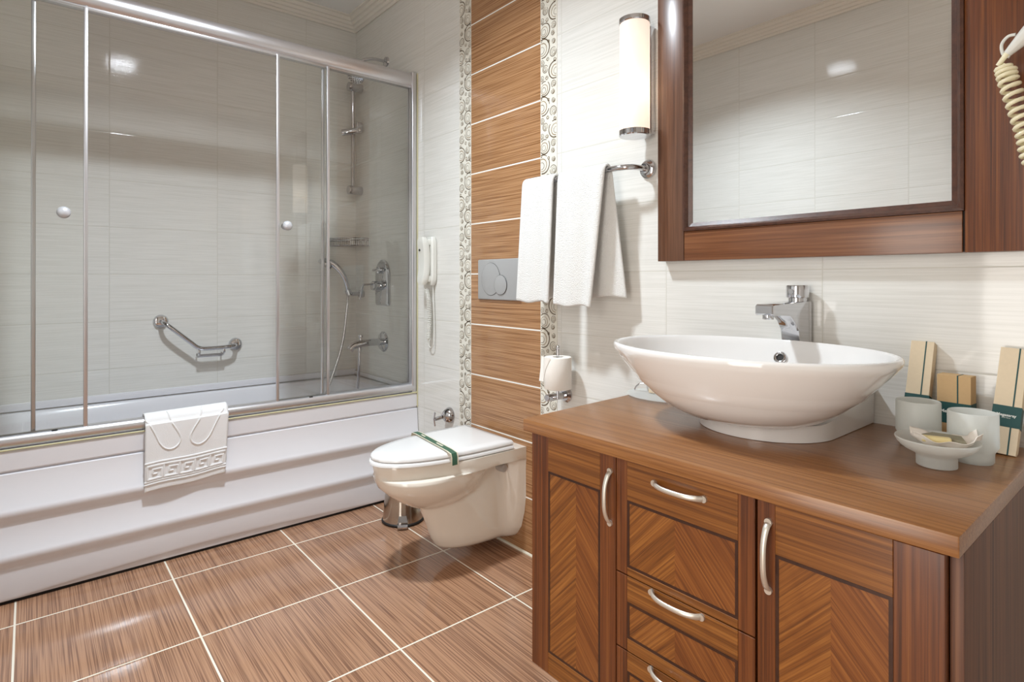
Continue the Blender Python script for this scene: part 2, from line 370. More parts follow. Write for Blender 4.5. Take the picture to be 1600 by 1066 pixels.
# crown moulding, stepped, on all four walls
CP = [(0, 0), (0, -.072), (.012, -.076), (.016, -.062), (.028, -.060), (.034, -.046), (.046, -.043), (.052, -.028), (.066, -.026), (.072, -.008), (.090, -.006), (.092, 0)]
def crown(name, a, b_, nrm):
    a, b_, nrm = Vector(a), Vector(b_), Vector(nrm); d = (b_-a).normalized(); bm = BM()
    rings = []
    for P, sgn in ((a, 1), (b_, -1)):
        rings.append([P+nrm*u+d*u*sgn+Vector((0, 0, v)) for u, v in CP])
    loft(bm, rings); return obj(name, bm, M['crown'], smooth=False, kind='structure')
crown('trim_4', (0, 0, ZC), (0, YF, ZC), (1, 0, 0)); crown('trim_5', (0, 0, ZC), (XR, 0, ZC), (0, -1, 0))
crown('trim_6', (0, YF, ZC), (XR, YF, ZC), (0, 1, 0)); crown('trim_7', (XR, 0, ZC), (XR, YF, ZC), (-1, 0, 0))

# ------------------------------------------------------------------ bathtub
TX = .80
tub = thing('bathtub', 'white built-in bathtub with ridged front panel below the glass shower screen', 'bathtub', (.4, -1.1, 0))
yc, hy = YF/2, -YF/2
def rr(x0, x1, y0, y1, r, z, n=10):
    out = []
    for cx, cy, a0 in ((x1-r, y1-r, 0), (x0+r, y1-r, pi/2), (x0+r, y0+r, pi), (x1-r, y0+r, 1.5*pi)):
        for k in range(n): a = a0+pi/2*k/(n-1); out.append((cx+r*cos(a), cy+r*sin(a), z))
    return out
b = BM()
S = [rr(.003, TX-.002, YF+.003, -.003, .004, .49), rr(.003, TX-.002, YF+.003, -.003, .004, .564), rr(.006, TX-.006, YF+.006, -.006, .005, .569),
     rr(.05, TX-.075, YF+.10, -.075, .16, .569), rr(.056, TX-.081, YF+.106, -.081, .16, .565), rr(.075, TX-.095, YF+.14, -.10, .16, .50), rr(.10, TX-.115, YF+.22, -.15, .16, .30),
     rr(.14, TX-.145, YF+.32, -.22, .15, .19), rr(.20, TX-.21, YF+.40, -.30, .12, .165)]
loft(b, S, False, True)
box(b, (.0015, YF+.003, .575), (.014, -.003, .612), .004); box(b, (.0015, -.014, .575), (TX-.06, -.003, .600), .004)
obj('basin', b, M['acrylic'], tub)
PR = [(.776, .563), (.800, .562), (.800, .495), (.788, .489), (.790, .485), (.803, .481), (.812, .362), (.820, .352), (.823, .338), (.818, .324), (.804, .302), (.804, .296), (.812, .196), (.820, .186), (.823, .172), (.818, .158), (.804, .136), (.804, .130)]
b = BM(); N = 70; rings = []
for i in range(N+1):
    y = YF+.003+(-.004-YF-.003)*i/N
    t = max(0, min(1, (-y-.30)/1.45)); zb = .018+.026*sin(pi*t)
    rings.append([(x, y, z) for x, z in PR]+[(.806, y, zb+.012), (.803, y, zb), (.776, y, zb), (.776, y, .3)])
loft(b, rings, True, True, closed=True); obj('front_panel', b, M['acrylic'], tub)
b = BM(); box(b, (.770, YF+.004, .012), (.7955, -.005, .12), .002); obj('kick_strip', b, M['acrylic'], tub)
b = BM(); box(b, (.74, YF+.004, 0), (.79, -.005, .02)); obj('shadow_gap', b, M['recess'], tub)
b = BM(); lathe(b, [(0, .004), (.02, .004), (.028, .002), (.03, 0)], (.4, -.45, .1655)); obj('drain', b, M['chrome'], tub)

# ------------------------------------------------------------------ shower screen
sh = thing('shower_screen', 'aluminium framed sliding glass shower screen standing on the bathtub rim', 'shower screen', (.77, -1.1, .58))
b = BM(); tube(b, [(.768, YF+.002, 2.325), (.768, -.016, 2.325)], [(.030, .040)]*2, 28, flat=(1, 0, 0)); box(b, (.752, YF+.002, 2.278), (.783, -.016, 2.30), .002); obj('top_rail', b, M['alu'], sh)
b = BM(); tube(b, [(.772, YF+.002, .598), (.772, -.016, .598)], [(.030, .027)]*2, 28, flat=(1, 0, 0)); obj('bottom_rail', b, M['alu'], sh)
for y0, y1 in ((-.034, -.0005), (YF+.0005, YF+.034)):
    b = BM(); box(b, (.742, y0, .570), (.80, y1, 2.368), .007, 3); obj('wall_post', b, M['alu'], sh)
def pane(name, x, y0, y1, edges):
    b = BM(); box(b, (x-.002, y0, .612), (x+.002, y1, 2.285)); p = obj(name, b, M['glass'], sh, smooth=False)
    for ye in edges:
        b = BM(); box(b, (x-.006, ye-.007, .612), (x+.006, ye+.007, 2.285), .0025); obj('glazing_edge', b, M['alu'], p)
    return p
pane('fixed_pane', .760, -.535, -.034, (-.530,))
pane('fixed_pane', .760, YF+.034, -1.660, (-1.664,))
for y0, y1, ke in ((-1.02+.262, -.51, 'a'), (-1.69, -1.500, 'b')):
    if ke == 'a': p = pane('sliding_door', .784, -.764, -.505, (-.7605, -.512))
    else: p = pane('sliding_door', .784, -1.99, -1.500, (-1.504,))
    yk = -.722 if ke == 'a' else -1.574
    b = BM()
    cyl(b, (.787, yk, 1.462), (.798, yk, 1.462), .007)
    sphere(b, (.810, yk, 1.462), .023, (.8, 1, 1)); sphere(b, (.765, yk, 1.462), .0165, (.7, 1, 1))
    obj('knob', b, M['knob'], p, label='round satin knob')
    b = BM(); yb = -.60 if ke == 'a' else -1.60
    box(b, (.777, yb-.01, .606), (.793, yb+.01, .622), .003); obj('roller', b, M['black'], p)
b = BM(); tube(b, [(.802, YF+.003, .571), (.802, -.003, .571)], .0035, 8); tube(b, [(.804, -.003, .49), (.804, -.003, 2.36)], .003, 8); obj('sealant', b, M['grime'], sh)

# ------------------------------------------------------------------ bathroom fittings inside the shower
gb = thing('grab_bar', 'angled chrome grab bar with wire soap rack on the wall above the bathtub', 'grab bar', (0, -.94, .9))
b = BM()
tube(b, crom([(.02, -1.127, .976), (.066, -1.12, .970), (.084, -1.09, .943), (.084, -1.0, .862), (.084, -.955, .826), (.084, -.90, .820), (.084, -.82, .822), (.072, -.775, .826), (.02, -.750, .827)], 8), .0115, 16); obj('bar', b, M['chrome'], gb)
for y, z in ((-1.127, .976), (-.75, .827)):
    b = BM(); lathe(b, [(0.036, 0), (.036, .008), (.030, .018), (.018, .022), (.0, .022)], (0, y, z), (1, 0, 0)); obj('flange', b, M['chrome'], gb)
b = BM()
for y in (-.955, -.83): tube(b, crom([(.084, y, .818), (.086, y, .790), (.030, y, .770), (.022, y, .79)], 5), .0035, 8)
for k in range(6): tube(b, [(.086-.010*k, -.955, .789-.004*k), (.086-.010*k, -.83, .789-.004*k)], .0022, 8)
box(b, (.082, -.962, .792), (.092, -.950, .815), .002); box(b, (.082, -.836, .792), (.092, -.824, .815), .002)
obj('soap_rack', b, M['chrome'], gb)

sr = thing('shower_slide_rail', 'vertical chrome shower rail with empty sliding bracket in the shower corner', 'shower rail', (.085, 0, 1.75))
b = BM(); cyl(b, (.085, -.06, 1.765), (.085, -.06, 2.475), .0125); obj('rod', b, M['chrome'], sr)
for z in (1.785, 2.455):
    b = BM(); cyl(b, (.085, -.0005, z), (.085, -.092, z), .029, bev=.003); obj('wall_bracket', b, M['chrome'], sr)
b = BM(); cyl(b, (.062, -.125, 2.152), (.115, -.02, 2.175), .021, bev=.003); box(b, (.108, -.05, 2.155), (.128, -.010, 2.225), .006); obj('slider', b, M['chrome'], sr)

oh = thing('overhead_shower', 'round chrome overhead shower on a wall arm above the slide rail', 'shower head', (.435, 0, 2.53))
b = BM(); tube(b, crom([(.435, -.005, 2.533), (.435, -.08, 2.530), (.435, -.135, 2.515), (.432, -.165, 2.49), (.425, -.175, 2.44)], 6), .0095, 14); obj('arm', b, M['chrome'], oh)
b = BM(); lathe(b, [(.030, 0), (.028, .010), (.014, .018), (0.01, .02)], (.435, 0, 2.533), (0, -1, 0)); obj('flange', b, M['chrome'], oh)
b = BM(); lathe(b, [(.010, .036), (.016, .022), (.045, .006), (.052, -.004), (.051, -.013), (.045, -.0155), (0, -.0155)], (.435, -.200, 2.405), (-.35, .55, .76)); hd = obj('spray_head', b, M['chrome'], oh)
b = BM(); ax = Vector((-.35, .55, .76)).normalized(); u = ax.orthogonal().normalized(); v = ax.cross(u); c0 = Vector((.435, -.200, 2.405))-ax*.016
for r_, n_ in ((.040, 16), (.030, 12), (.02, 8), (.008, 4)):
    for k in range(n_):
        a = 2*pi*k/n_; sphere(b, c0+(u*cos(a)+v*sin(a))*r_, .0028, seg=6)
obj('nozzles', b, M['black'], hd)

wb = thing('corner_basket', 'chrome wire corner basket high in the shower corner', 'wire basket', (.0, 0, 1.42))
b = BM()
P = lambda t, z, s=1.0: (.004+.198*s*cos(t), -.004-.198*s*sin(t), z)
for z in (1.468, 1.455, 1.422): tube(b, [(.004, -.004, z)]+[P(pi/2*k/16, z) for k in range(17)]+[(.004, -.004, z)], .0028, 8)
for k in range(25): t = pi/2*k/24; tube(b, [P(t, 1.468), P(t, 1.422)], .0016, 6)
for k in range(1, 9): s = k/9; tube(b, [(.004+.198*s, -.004, 1.422), (.004+.198*s*.0, -.004-.198*s, 1.422)], .0016, 6)
obj('wires', b, M['chrome'], wb)
b = BM(); lathe(b, [(0.0, 0), (.014, 0), (.015, .002), (.015, .04), (.012, .046), (0, .046)], (.08, -.06, 1.426)); tag(obj('travel_bottle', b, M['plastic'], origin=(.08, -.06, 1.426)), 'small pale bottle standing in the wire corner basket', 'bottle')

hs = thing('hand_shower', 'chrome hand shower with curved handle and long hose hanging in its wall holder', 'hand shower', (.10, -.09, 1.1))
b = BM(); HP = crom([(.115, -.105, 1.125), (.128, -.125, 1.19), (.124, -.155, 1.25), (.110, -.195, 1.295), (.100, -.225, 1.312)], 6)
tube(b, HP, [.0125+.010*(i/len(HP)) for i in range(len(HP))], 16); obj('handle', b, M['chrome'], hs)
b = BM(); lathe(b, [(.012, .034), (.024, .028), (.040, .010), (.046, 0), (.045, -.012), (.038, -.015), (0, -.015)], (.092, -.246, 1.303), (.1, .55, .83)); obj('spray_head', b, M['chrome'], hs)
b = BM(); tube(b, crom([(.115, -.105, 1.12), (.13, -.12, 1.02), (.13, -.15, .80), (.14, -.22, .60), (.17, -.30, .42), (.23, -.36, .30), (.30, -.33, .27), (.36, -.24, .32), (.38, -.18, .45), (.385, -.16, .62), (.389, -.155, .775)], 10), .0085, 10); obj('hose', b, M['chrome'], hs)
hh = thing('shower_holder', 'small chrome wall holder gripping the hand shower', 'holder', (.115, 0, 1.1))
b = BM(); cyl(b, (.115, -.0005, 1.11), (.115, -.03, 1.11), .024, bev=.003); obj('wall_boss', b, M['chrome'], hh)
b = BM(); cyl(b, (.115, -.03, 1.11), (.115, -.084, 1.112), .013); lathe(b, [(.0142, -.02), (.020, -.02), (.020, .012), (.0142, .012), (.0142, -.02)], (.115, -.103, 1.125), (-.1, -.3, .95)); obj('cradle', b, M['chrome'], hh)

sv = thing('shower_mixer', 'chrome concealed shower mixer with rounded plate, knob and lever on the wall', 'mixer', (.38, 0, 1.18))
def stadium(cx, cz, w_, h0, h1, y, n=12, rtop=None, rb=.012):
    out = []; r = w_
    for k in range(n+1): a = pi*k/n; out.append((cx+r*cos(a), y, h1-r+r*sin(a)))
    for k in range(5): a = pi+pi/2*k/4; out.append((cx-w_+rb+rb*cos(a), y, h0+rb+rb*sin(a)))
    for k in range(5): a = 1.5*pi+pi/2*k/4; out.append((cx+w_-rb+rb*cos(a), y, h0+rb+rb*sin(a)))
    return out
b = BM(); loft(b, [stadium(.395, 0, .085, 1.045, 1.325, -.0005), stadium(.395, 0, .085, 1.045, 1.325, -.010), stadium(.395, 0, .079, 1.051, 1.319, -.015)]); obj('wall_plate', b, M['chrome'], sv)
b = BM(); cyl(b, (.382, -.012, 1.262), (.382, -.034, 1.262), .022, bev=.003); box(b, (.33, -.046, 1.254), (.43, -.034, 1.270), .004); obj('knob', b, M['chrome'], sv)
b = BM(); cyl(b, (.382, -.012, 1.165), (.382, -.072, 1.165), .029, bev=.004); tube(b, [(.38, -.062, 1.176), (.365, -.12, 1.172), (.360, -.125, 1.16), (.352, -.135, 1.085)], [(.012, .007)]*4, 12, flat=(1, 0, 0)); obj('lever', b, M['chrome'], sv)

bs = thing('bath_spout', 'chrome bath spout with diverter on a round wall flange low over the tub', 'tap', (.397, 0, .82))
b = BM(); lathe(b, [(.062, 0), (.062, .005), (.054, .014), (.04, .016), (0, .016)], (.397, 0, .822), (0, -1, 0)); obj('flange', b, M['chrome'], bs)
b = BM(); tube(b, crom([(.397, -.01, .822), (.397, -.10, .822), (.392, -.155, .818), (.388, -.195, .808), (.385, -.215, .785)], 6), .021, 18); obj('spout', b, M['chrome'], bs)
b = BM(); cyl(b, (.392, -.150, .83), (.392, -.150, .858), .008); cyl(b, (.392, -.150, .856), (.392, -.150, .872), .014, bev=.003); cyl(b, (.389, -.155, .81), (.389, -.155, .775), .012); obj('diverter', b, M['chrome'], bs)

# ------------------------------------------------------------------ wall phone
ph = thing('wall_phone', 'white wall phone with coiled cord beside the shower frame', 'telephone', (.975, 0, 1.17))
def blade(bm, x0, x1, y0, y1, z0, z1, bow, r=.018):
    rings = []
    for i in range(17):
        t = i/16; z = z0+(z1-z0)*t; e = (1-abs(2*t-1)**6)**.5 if 0 < t < 1 else .25
        hw = (x1-x0)/2*(.55+.45*e); cx = (x0+x1)/2; yo = bow*sin(pi*t)
        rings.append([(cx+hw*c, (y0+y1)/2+yo+(y1-y0)/2*s*(.5+.5*e), z) for c, s in ((-1, -.6), (-.85, -1), (0, -1.06), (.85, -1), (1, -.6), (1, .6), (.85, 1), (0, 1), (-.85, 1), (-1, .6))])
    loft(bm, rings)
b = BM(); blade(b, .932, 1.008, -.034, -.001, 1.172, 1.432, 0); obj('base', b, M['plastic'], ph)
b = BM(); blade(b, .930, .998, -.088, -.050, 1.176, 1.428, .014); box(b, (.952, -.050, 1.385), (.992, -.028, 1.418), .006); box(b, (.952, -.050, 1.190), (.992, -.028, 1.225), .006); hn = obj('handset', b, M['plastic'], ph)
b = BM(); cyl(b, (.955, -.0815, 1.36), (.955, -.0780, 1.36), .006); obj('indicator', b, M['black'], hn)
b = BM()
tube(b, helix([(.972, -.05, 1.155), (.974, -.035, 1.08), (.972, -.03, .97), (.962, -.03, .88)], .011, 34), .0026, 6)
tube(b, crom([(.972, -.055, 1.18), (.968, -.06, 1.165), (.972, -.05, 1.155)], 4), .0026, 6)
tube(b, crom([(.962, -.03, .88), (.962, -.026, .85), (.978, -.022, .838), (.998, -.02, .86), (1.0, -.018, .95), (.992, -.016, 1.08), (.985, -.015, 1.178)], 8), .0026, 6)
obj('coiled_cord', b, M['plastic'], ph)

# ------------------------------------------------------------------ toilet
WX = 1.545
wc = thing('toilet', 'wall-hung white toilet with closed lid below the flush plate', 'toilet', (WX, 0, .05))
def interp(tab, z):
    for a, b_ in zip(tab, tab[1:]):
        if a[0] <= z <= b_[0]:
            t = (z-a[0])/(b_[0]-a[0]); t = t*t*(3-2*t) if False else t
            return [p+(q-p)*t for p, q in zip(a[1:], b_[1:])]
    return tab[-1][1:] if z > tab[-1][0] else tab[0][1:]
# z: bowl half width, bowl front y, bowl back y | trap half width, trap front y | plate half width
TB = [(.050, 0, -.3, -.2, .052, -.250, .060), (.058, 0, -.3, -.2, .080, -.315, .105), (.075, 0, -.3, -.2, .094, -.350, .122), (.11, 0, -.3, -.2, .100, -.372, .148), (.18, 0, -.35, -.25, .101, -.396, .170),
      (.25, .0, -.42, -.30, .101, -.428, .180), (.262, .045, -.455, -.30, .101, -.436, .180), (.28, .090, -.490, -.25, .100, -.445, .180), (.305, .122, -.530, -.20, .098, -.455, .180), (.335, .146, -.568, -.165, .095, -.46, .180),
      (.37, .167, -.606, -.14, .092, -.46, .180), (.402, .1755, -.621, -.12, .090, -.46, .181), (.412, .1765, -.624, -.06, .13, -.46, .182), (.420, .178, -.626, .03, .175, -.46, .183), (.462, .180, -.634, .30, .178, -.46, .183), (.470, .178, -.632, .30, .176, -.46, .181)]
def tsec(z, n=44):
    Bw, bf, bb, Tw, tf, Pw = interp(TB, z); yf = min(bf if Bw > .01 else 0, tf); L = []
    for k in range(n+1):
        s_ = sin(pi/2*k/n)**.9 if k else 0; y = -.002+(yf+.002)*s_
        c_ = (bf+bb)/2; h_ = (bb-bf)/2; e = abs((y-c_)/h_)
        if y < c_ or bb < .02: wb_ = Bw*max(0, 1-min(1, e)**2.3)**(1/2.1) if e < 1 else 0
        else: wb_ = Bw
        if bb >= .02: wb_ = Bw*max(0, 1-(y/bf)**2.6)**(1/2.1)
        tt = min(1, y/tf) if tf else 1; wt_ = Tw*max(0, 1-tt**3)**(1/2.1)
        wp_ = Pw*math.exp(-((y/.085)**2.0))
        w_ = min(.183, (wb_**6+wt_**6+wp_**6)**(1/6))
        if k == n: w_ = 0
        L.append((w_, y))
    return [(WX+w_, y, z) for w_, y in L]+[(WX-w_, y, z) for w_, y in reversed(L[:-1])]
b = BM()
ZS = [.050, .0525, .058, .066, .075, .085, .097, .11, .13, .155, .18, .205, .23, .25, .256, .262, .270, .28, .29, .305, .32, .335, .352, .37, .386, .402, .407, .412, .416, .420, .44, .462, .467, .470]
loft(b, [tsec(z) for z in ZS]); obj('bowl', b, M['wc'], wc, autosm=70)
def lidsec(z, yf, yb, w_, ins=0, n=30):
    L = []
    for k in range(n+1):
        s = k/n; s = sin(pi/2*s); y = yb+(yf-yb)*s; L.append(((w_)*max(0, 1-s**3.0)**.5, y))
    r = .03
    out = [(WX-.002+a-ins, y, z) for a, y in L[:-1]]+[(WX-.002, yf+ins, z)]+[(WX-.002-a+ins, y, z) for a, y in reversed(L[:-1])]
    return out
b = BM(); loft(b, [lidsec(.4715, -.642, -.07, .180, .004), lidsec(.474, -.646, -.07, .183), lidsec(.484, -.646, -.07, .183), lidsec(.4885, -.642, -.07, .180, .003)]); obj('seat', b, M['lid'], wc, autosm=60)
b = BM(); loft(b, [lidsec(.490, -.636, -.072, .176, .003), lidsec(.493, -.640, -.072, .180), lidsec(.503, -.640, -.072, .180), lidsec(.510, -.634, -.076, .176, .004), lidsec(.513, -.60, -.10, .15, .01)]); obj('lid', b, M['lid'], wc, autosm=60)
for s in (1, -1):
    b = BM(); cyl(b, (WX+s*.11, -.055, .482), (WX+s*.06, -.055, .482), .012, bev=.003); obj('hinge', b, M['lid'], wc)
for s in (1, -1):
    b = BM(); cyl(b, (WX+s*.085, -.085, .378), (WX+s*.135, -.085, .378), .017, bev=.006); obj('bolt_cap', b, M['greyplastic'], wc)
# paper band across the lid
b = BM()
yb0, yb1 = -.376, -.352
def band(y0, y1, lift, mi, x0=-1, x1=1):
    P = [(-.196, .470), (-.1955, .500), (-.188, .516), (-.15, .519), (0, .5185), (.15, .519), (.188, .516), (.1955, .500), (.196, .470)]
    r = [[(WX+x*(1+lift*3), y-.12*x, z+lift) for y in (y0, y1)] for x, z in P]
    V = [[b.verts.new(p) for p in q] for q in r]
    for a, c in zip(V, V[1:]): b.faces.new((a[0], a[1], c[1], c[0])).material_index = mi
band(yb0-.006, yb1+.006, 0, 0); band(yb0, yb1, .0006, 1)
for x0, x1 in ((-.12, -.08), (.03, .09)):
    b.faces.new([b.verts.new((WX+x, y-.12*x, .5203)) for x, y in ((x0, -.368), (x1, -.368), (x1, -.360), (x0, -.360))]).material_index = 0
tag(obj('paper_band', b, [M['cream_strip'], M['green_strip']], origin=(WX, -.317, .513)), 'narrow green and cream paper band wrapped across the toilet lid', 'paper band')
# flush plate
fp = thing('flush_plate', 'matt silver dual flush plate on the brown tile column', 'flush plate', (1.543, 0, 1.2))
b = BM(); box(b, (1.386, -.014, 1.108), (1.700, -.0021, 1.298), .006, 3); obj('plate', b, M['greyplastic'], fp)
for cx, cz, a, c in ((1.49, 1.205, .070, .076), (1.565, 1.178, .045, .045)):
    b = BM(); lathe(b, [(a, .0), (a, .0022), (a-.004, .0035), (0, .0035)], (cx, -.0140 if a > .05 else -.0158, cz), (0, -1, 0), 40)
    for v_ in b.verts: v_.co.z = cz+(v_.co.z-cz)*c/a
    ob = obj('flush_button', b, M['greyplastic'], fp)
    b = BM(); tube(b, [(cx+a*cos(2*pi*k/40), -.0152 if a > .05 else -.017, cz+c*sin(2*pi*k/40)) for k in range(40)], .0011, 6, closed=True); obj('button_rim', b, M['dark_metal'], ob)
# angle valve
av = thing('angle_valve', 'small chrome valve on the wall behind the toilet', 'valve', (1.125, 0, .49))
b = BM(); lathe(b, [(.042, 0), (.040, .010), (.028, .032), (.014, .038), (.012, .05), (0, .05)], (1.128, 0, .500), (0, -1, 0)); obj('body', b, M['chrome'], av)
b = BM(); cyl(b, (1.125, -.05, .496), (1.118, -.085, .490), .010); tube(b, [(1.116, -.085, .525), (1.114, -.09, .49), (1.116, -.085, .455)], [(.006, .004)]*3, 10, flat=(1, 0, 0)); obj('handle', b, M['chrome'], av)
# pedal bin
PB = (1.058, -.236)
pb = thing('pedal_bin', 'polished steel pedal bin on the floor between bathtub and toilet', 'pedal bin', (*PB, 0))
b = BM(); lathe(b, [(.100, .012), (.098, .03), (.090, .12), (.082, .2), (.078, .245), (.078, .247)], (*PB, 0), seg=48, cap0=True, cap1=True); obj('body', b, M['steel'], pb)
b = BM(); lathe(b, [(.0, .246), (.08, .246), (.081, .252), (.076, .27), (.05, .285), (0, .29)], (*PB, 0), seg=48); obj('lid', b, M['steel'], pb)
b = BM(); lathe(b, [(.0, 0), (.102, 0), (.105, .004), (.105, .010), (.101, .014), (0, .014)], (*PB, 0), seg=48); obj('base_ring', b, M['black'], pb)
dv = Vector((.86, -.50, 0)).normalized(); sd = Vector((-dv.y, dv.x, 0))
b = BM(); c = Vector((*PB, 0)); Q = [c+dv*.098+sd*.018+Vector((0, 0, .055)), c+dv*.098-sd*.018+Vector((0, 0, .055)), c+dv*.104-sd*.024+Vector((0, 0, .026)), c+dv*.104+sd*.024+Vector((0, 0, .026))]
loft(b, [[q-dv*.012 for q in Q], Q]); Q2 = [c+dv*.09+sd*.026+Vector((0, 0, .014)), c+dv*.135+sd*.024+Vector((0, 0, .008)), c+dv*.135-sd*.024+Vector((0, 0, .008)), c+dv*.09-sd*.026+Vector((0, 0, .014))]
loft(b, [Q2, [q+Vector((0, 0, .008)) for q in Q2]]); obj('pedal', b, M['chrome'], pb)

# ------------------------------------------------------------------ toilet paper
tp = thing('paper_holder', 'chrome upright toilet paper holder on the ringed border', 'toilet roll holder', (1.985, 0, .73))
b = BM(); lathe(b, [(.031, 0), (.031, .006), (.022, .014), (.0, .014)], (1.975, -.0005, .735), (0, -1, 0)); obj('flange', b, M['chrome'], tp)
b = BM(); cyl(b, (1.975, -.012, .735), (1.975, -.112, .735), .0145, bev=.003); cyl(b, (2.01, -.085, .735), (2.01, -.085, .935), .006); cyl(b, (1.975, -.085, .735), (2.01, -.085, .742), .007); sphere(b, (2.01, -.085, .937), .008); obj('spindle', b, M['chrome'], tp)
b = BM(); c = (2.012, -.085, 0)
lathe(b, [(.020, .775), (.052, .775), (.054, .778), (.054, .895), (.052, .899), (.020, .899), (.020, .775)], (2.010, -.085, 0), seg=48)
# loose folded end, a triangle turned back on the outer sheet
n = 10; Rr = .0555; pr = []
for k in range(n+1):
    a = R(215)+R(70)*k/n; t = k/n
    pr.append([(2.010+Rr*cos(a), -.085+Rr*sin(a), .899), (2.010+Rr*cos(a), -.085+Rr*sin(a), .899-.11*(1-t)-.002)])
V = [[b.verts.new(p) for p in q] for q in pr]
for a_, c_ in zip(V, V[1:]): b.faces.new((a_[0], a_[1], c_[1], c_[0]))
V = [[b.verts.new(p) for p in ((1.965-.035*t, -.116+.02*t, .899-.004*t), (1.965-.025*t, -.116-.004*t, .80-.0*t))] for t in (0, .5, 1)]
for a_, c_ in zip(V, V[1:]): b.faces.new((a_[0], a_[1], c_[1], c_[0]))
tag(obj('toilet_paper_roll', b, M['paper'], origin=(2.01, -.085, .775)), 'white toilet paper roll with folded end on the chrome holder', 'toilet paper')

# ------------------------------------------------------------------ towel rail and hand towels
tr_ = thing('towel_rail', 'chrome wall towel rail with curved end below the wall lamp', 'towel rail', (2.1, 0, 1.59))
b = BM(); BZ = 1.590
tube(b, crom([(2.381, -.012, BZ), (2.381, -.05, BZ), (2.370, -.085, BZ), (2.335, -.105, BZ), (2.25, -.108, BZ), (2.05, -.108, BZ), (1.90, -.108, BZ), (1.862, -.10, BZ), (1.842, -.07, BZ), (1.840, -.012, BZ)], 8), .010, 16); obj('rail', b, M['chrome'], tr_)
for x in (2.381, 1.840):
    b = BM(); lathe(b, [(.032, 0), (.032, .008), (.026, .014), (.018, .016), (.016, .03), (0, .03)], (x, -.0024, BZ), (0, -1, 0)); obj('flange', b, M['chrome'], tr_)
def towel(name, xl, xr, zf, zb, xlf, xrf, xlb, xrb, seed, label):
    # hangs over the rail; f = front flap bottom, b = back flap bottom
    rnd = random.Random(seed); ph_ = rnd.random()*6
    b = BM(); r = .021; yr = -.108; zt = BZ
    Lf, Lb = zt-zf, zt-zb; La = pi*r; L = Lf+La+Lb
    def f(u, v):
        s = v*L
        if s < Lf: z = zf+s; y = yr-r; k = 1-s/Lf; x0, x1 = xl+(xlf-xl)*k, xr+(xrf-xr)*k; side = 1
        elif s < Lf+La: a = (s-Lf)/r; y = yr-r*cos(a); z = zt+r*sin(a); k = 0; x0, x1 = xl, xr; side = 1-2*(s-Lf)/La
        else: d = s-Lf-La; z = zt-d; y = yr+r; k = d/Lb; x0, x1 = xl+(xlb-xl)*k, xr+(xrb-xr)*k; side = -1
        fold = (.006*sin(u*5.5+ph_)+.004*sin(u*11+2*ph_))*(.3+k)
        y += -fold*side-.010*k*side+(.018*(k) if side < 0 else 0)
        if side < 0: y = min(y, -.020)
        edge = min(u, 1-u)*14
        if edge < 1 and side > 0: y += .010*(1-edge)**2
        z += .004*sin(u*9+ph_)*k
        return (x0+(x1-x0)*u, y, z)
    grid(b, f, 26, 70)
    o = obj(name, b, M['terry'], origin=((xl+xr)/2, yr, zt), solid=.010, sub=1)
    tag(o, label, 'towel', 'hand towels on the rail')
    b = BM()
    def hem(u): 
        p = Vector(f(u, 0)); return (p.x, p.y-.001, p.z+.012)
    tube(b, [hem(k/20) for k in range(21)], .0035, 6); obj('hem', b, M['matcloth'], o)
    return o
towel('hand_towel', 1.846, 2.026, 1.112, 1.125, 1.826, 2.016, 1.85, 2.03, 3, 'narrower white hand towel hanging left on the rail beside the flush plate')
towel('hand_towel', 2.052, 2.285, 1.103, 1.137, 2.044, 2.232, 2.07, 2.325, 8, 'white hand towel hanging right on the rail under the wall lamp, back flap showing')

# ------------------------------------------------------------------ bath mat over the screen's bottom rail
b = BM()
bx, bz, br = .772, .598, .036
def mat_f(u, v):
    L1, La, L2 = .272, pi*br*.95, .06; L = L1+La+L2; s = v*L
    yl, yr_ = -1.306, -.987
    if s < L1:
        k = 1-s/L1; z = bz-(L1-s); x = bx+br+.016+.004*k+.004*sin(u*7)*k*1.2
        y0, y1 = yl-.004*k, yr_-.016*k
    elif s < L1+La: a = (s-L1)/br; x = bx+(br+.006)*cos(a); z = bz+(br+.004)*sin(a); y0, y1 = yl, yr_
    else: x = bx-br-.006; z = bz-(s-L1-La)*.3; y0, y1 = yl, yr_
    z += .006*(u-.3)*(1 if s > L1 else 1)
    if s < L1: z += (-.006+.012*u+.004*sin(u*8))*(1-s/L1)*1.0
    return (x, y0+(y1-y0)*u, z)
grid(b, mat_f, 36, 60)
def emb(pts, r=.0022, close=False):
    Q = []
    for (u, v) in pts:
        p = Vector(mat_f(u, v)); p.x += .0028
        if v > .66: p.z += .003
        Q.append(p)
    tube(b, Q, r, 6)
# greek key band: v 0 = bottom edge of the hanging end
v0, v1 = .115, .235
n = 5
for k in range(n):
    a = .03+.19*k; wv = .165
    K = [(0, 0), (1, 0), (1, .72), (.38, .72), (.38, .36), (.66, .36)]
    K2 = [(0, 0), (0, 1), (1.15, 1)]
    for KK in (K, K2):
        Q = []
        for (p, q), (p2, q2) in zip(KK, KK[1:]):
            for t in range(6): Q.append((min(.995, a+wv*(p+(p2-p)*t/6)), v0+(v1-v0)*(q+(q2-q)*t/6)))
        Q.append((min(.995, a+wv*KK[-1][0]), v0+(v1-v0)*KK[-1][1])); emb(Q, .0028)
emb([(k/40, .07) for k in range(41)], .0016); emb([(k/40, .265) for k in range(41)], .0016); emb([(k/40, .095) for k in range(41)], .0014)
foot = lambda c, s: [(c+s*x, v) for x, v in ((.02, .72), (.06, .62), (.13, .53), (.17, .46), (.15, .40), (.08, .365), (0, .375), (-.07, .43), (-.13, .53), (-.19, .62), (-.24, .66))]
def smooth2(pts):
    return [(p.x, p.y) for p in crom([(a, c, 0) for a, c in pts], 6)]
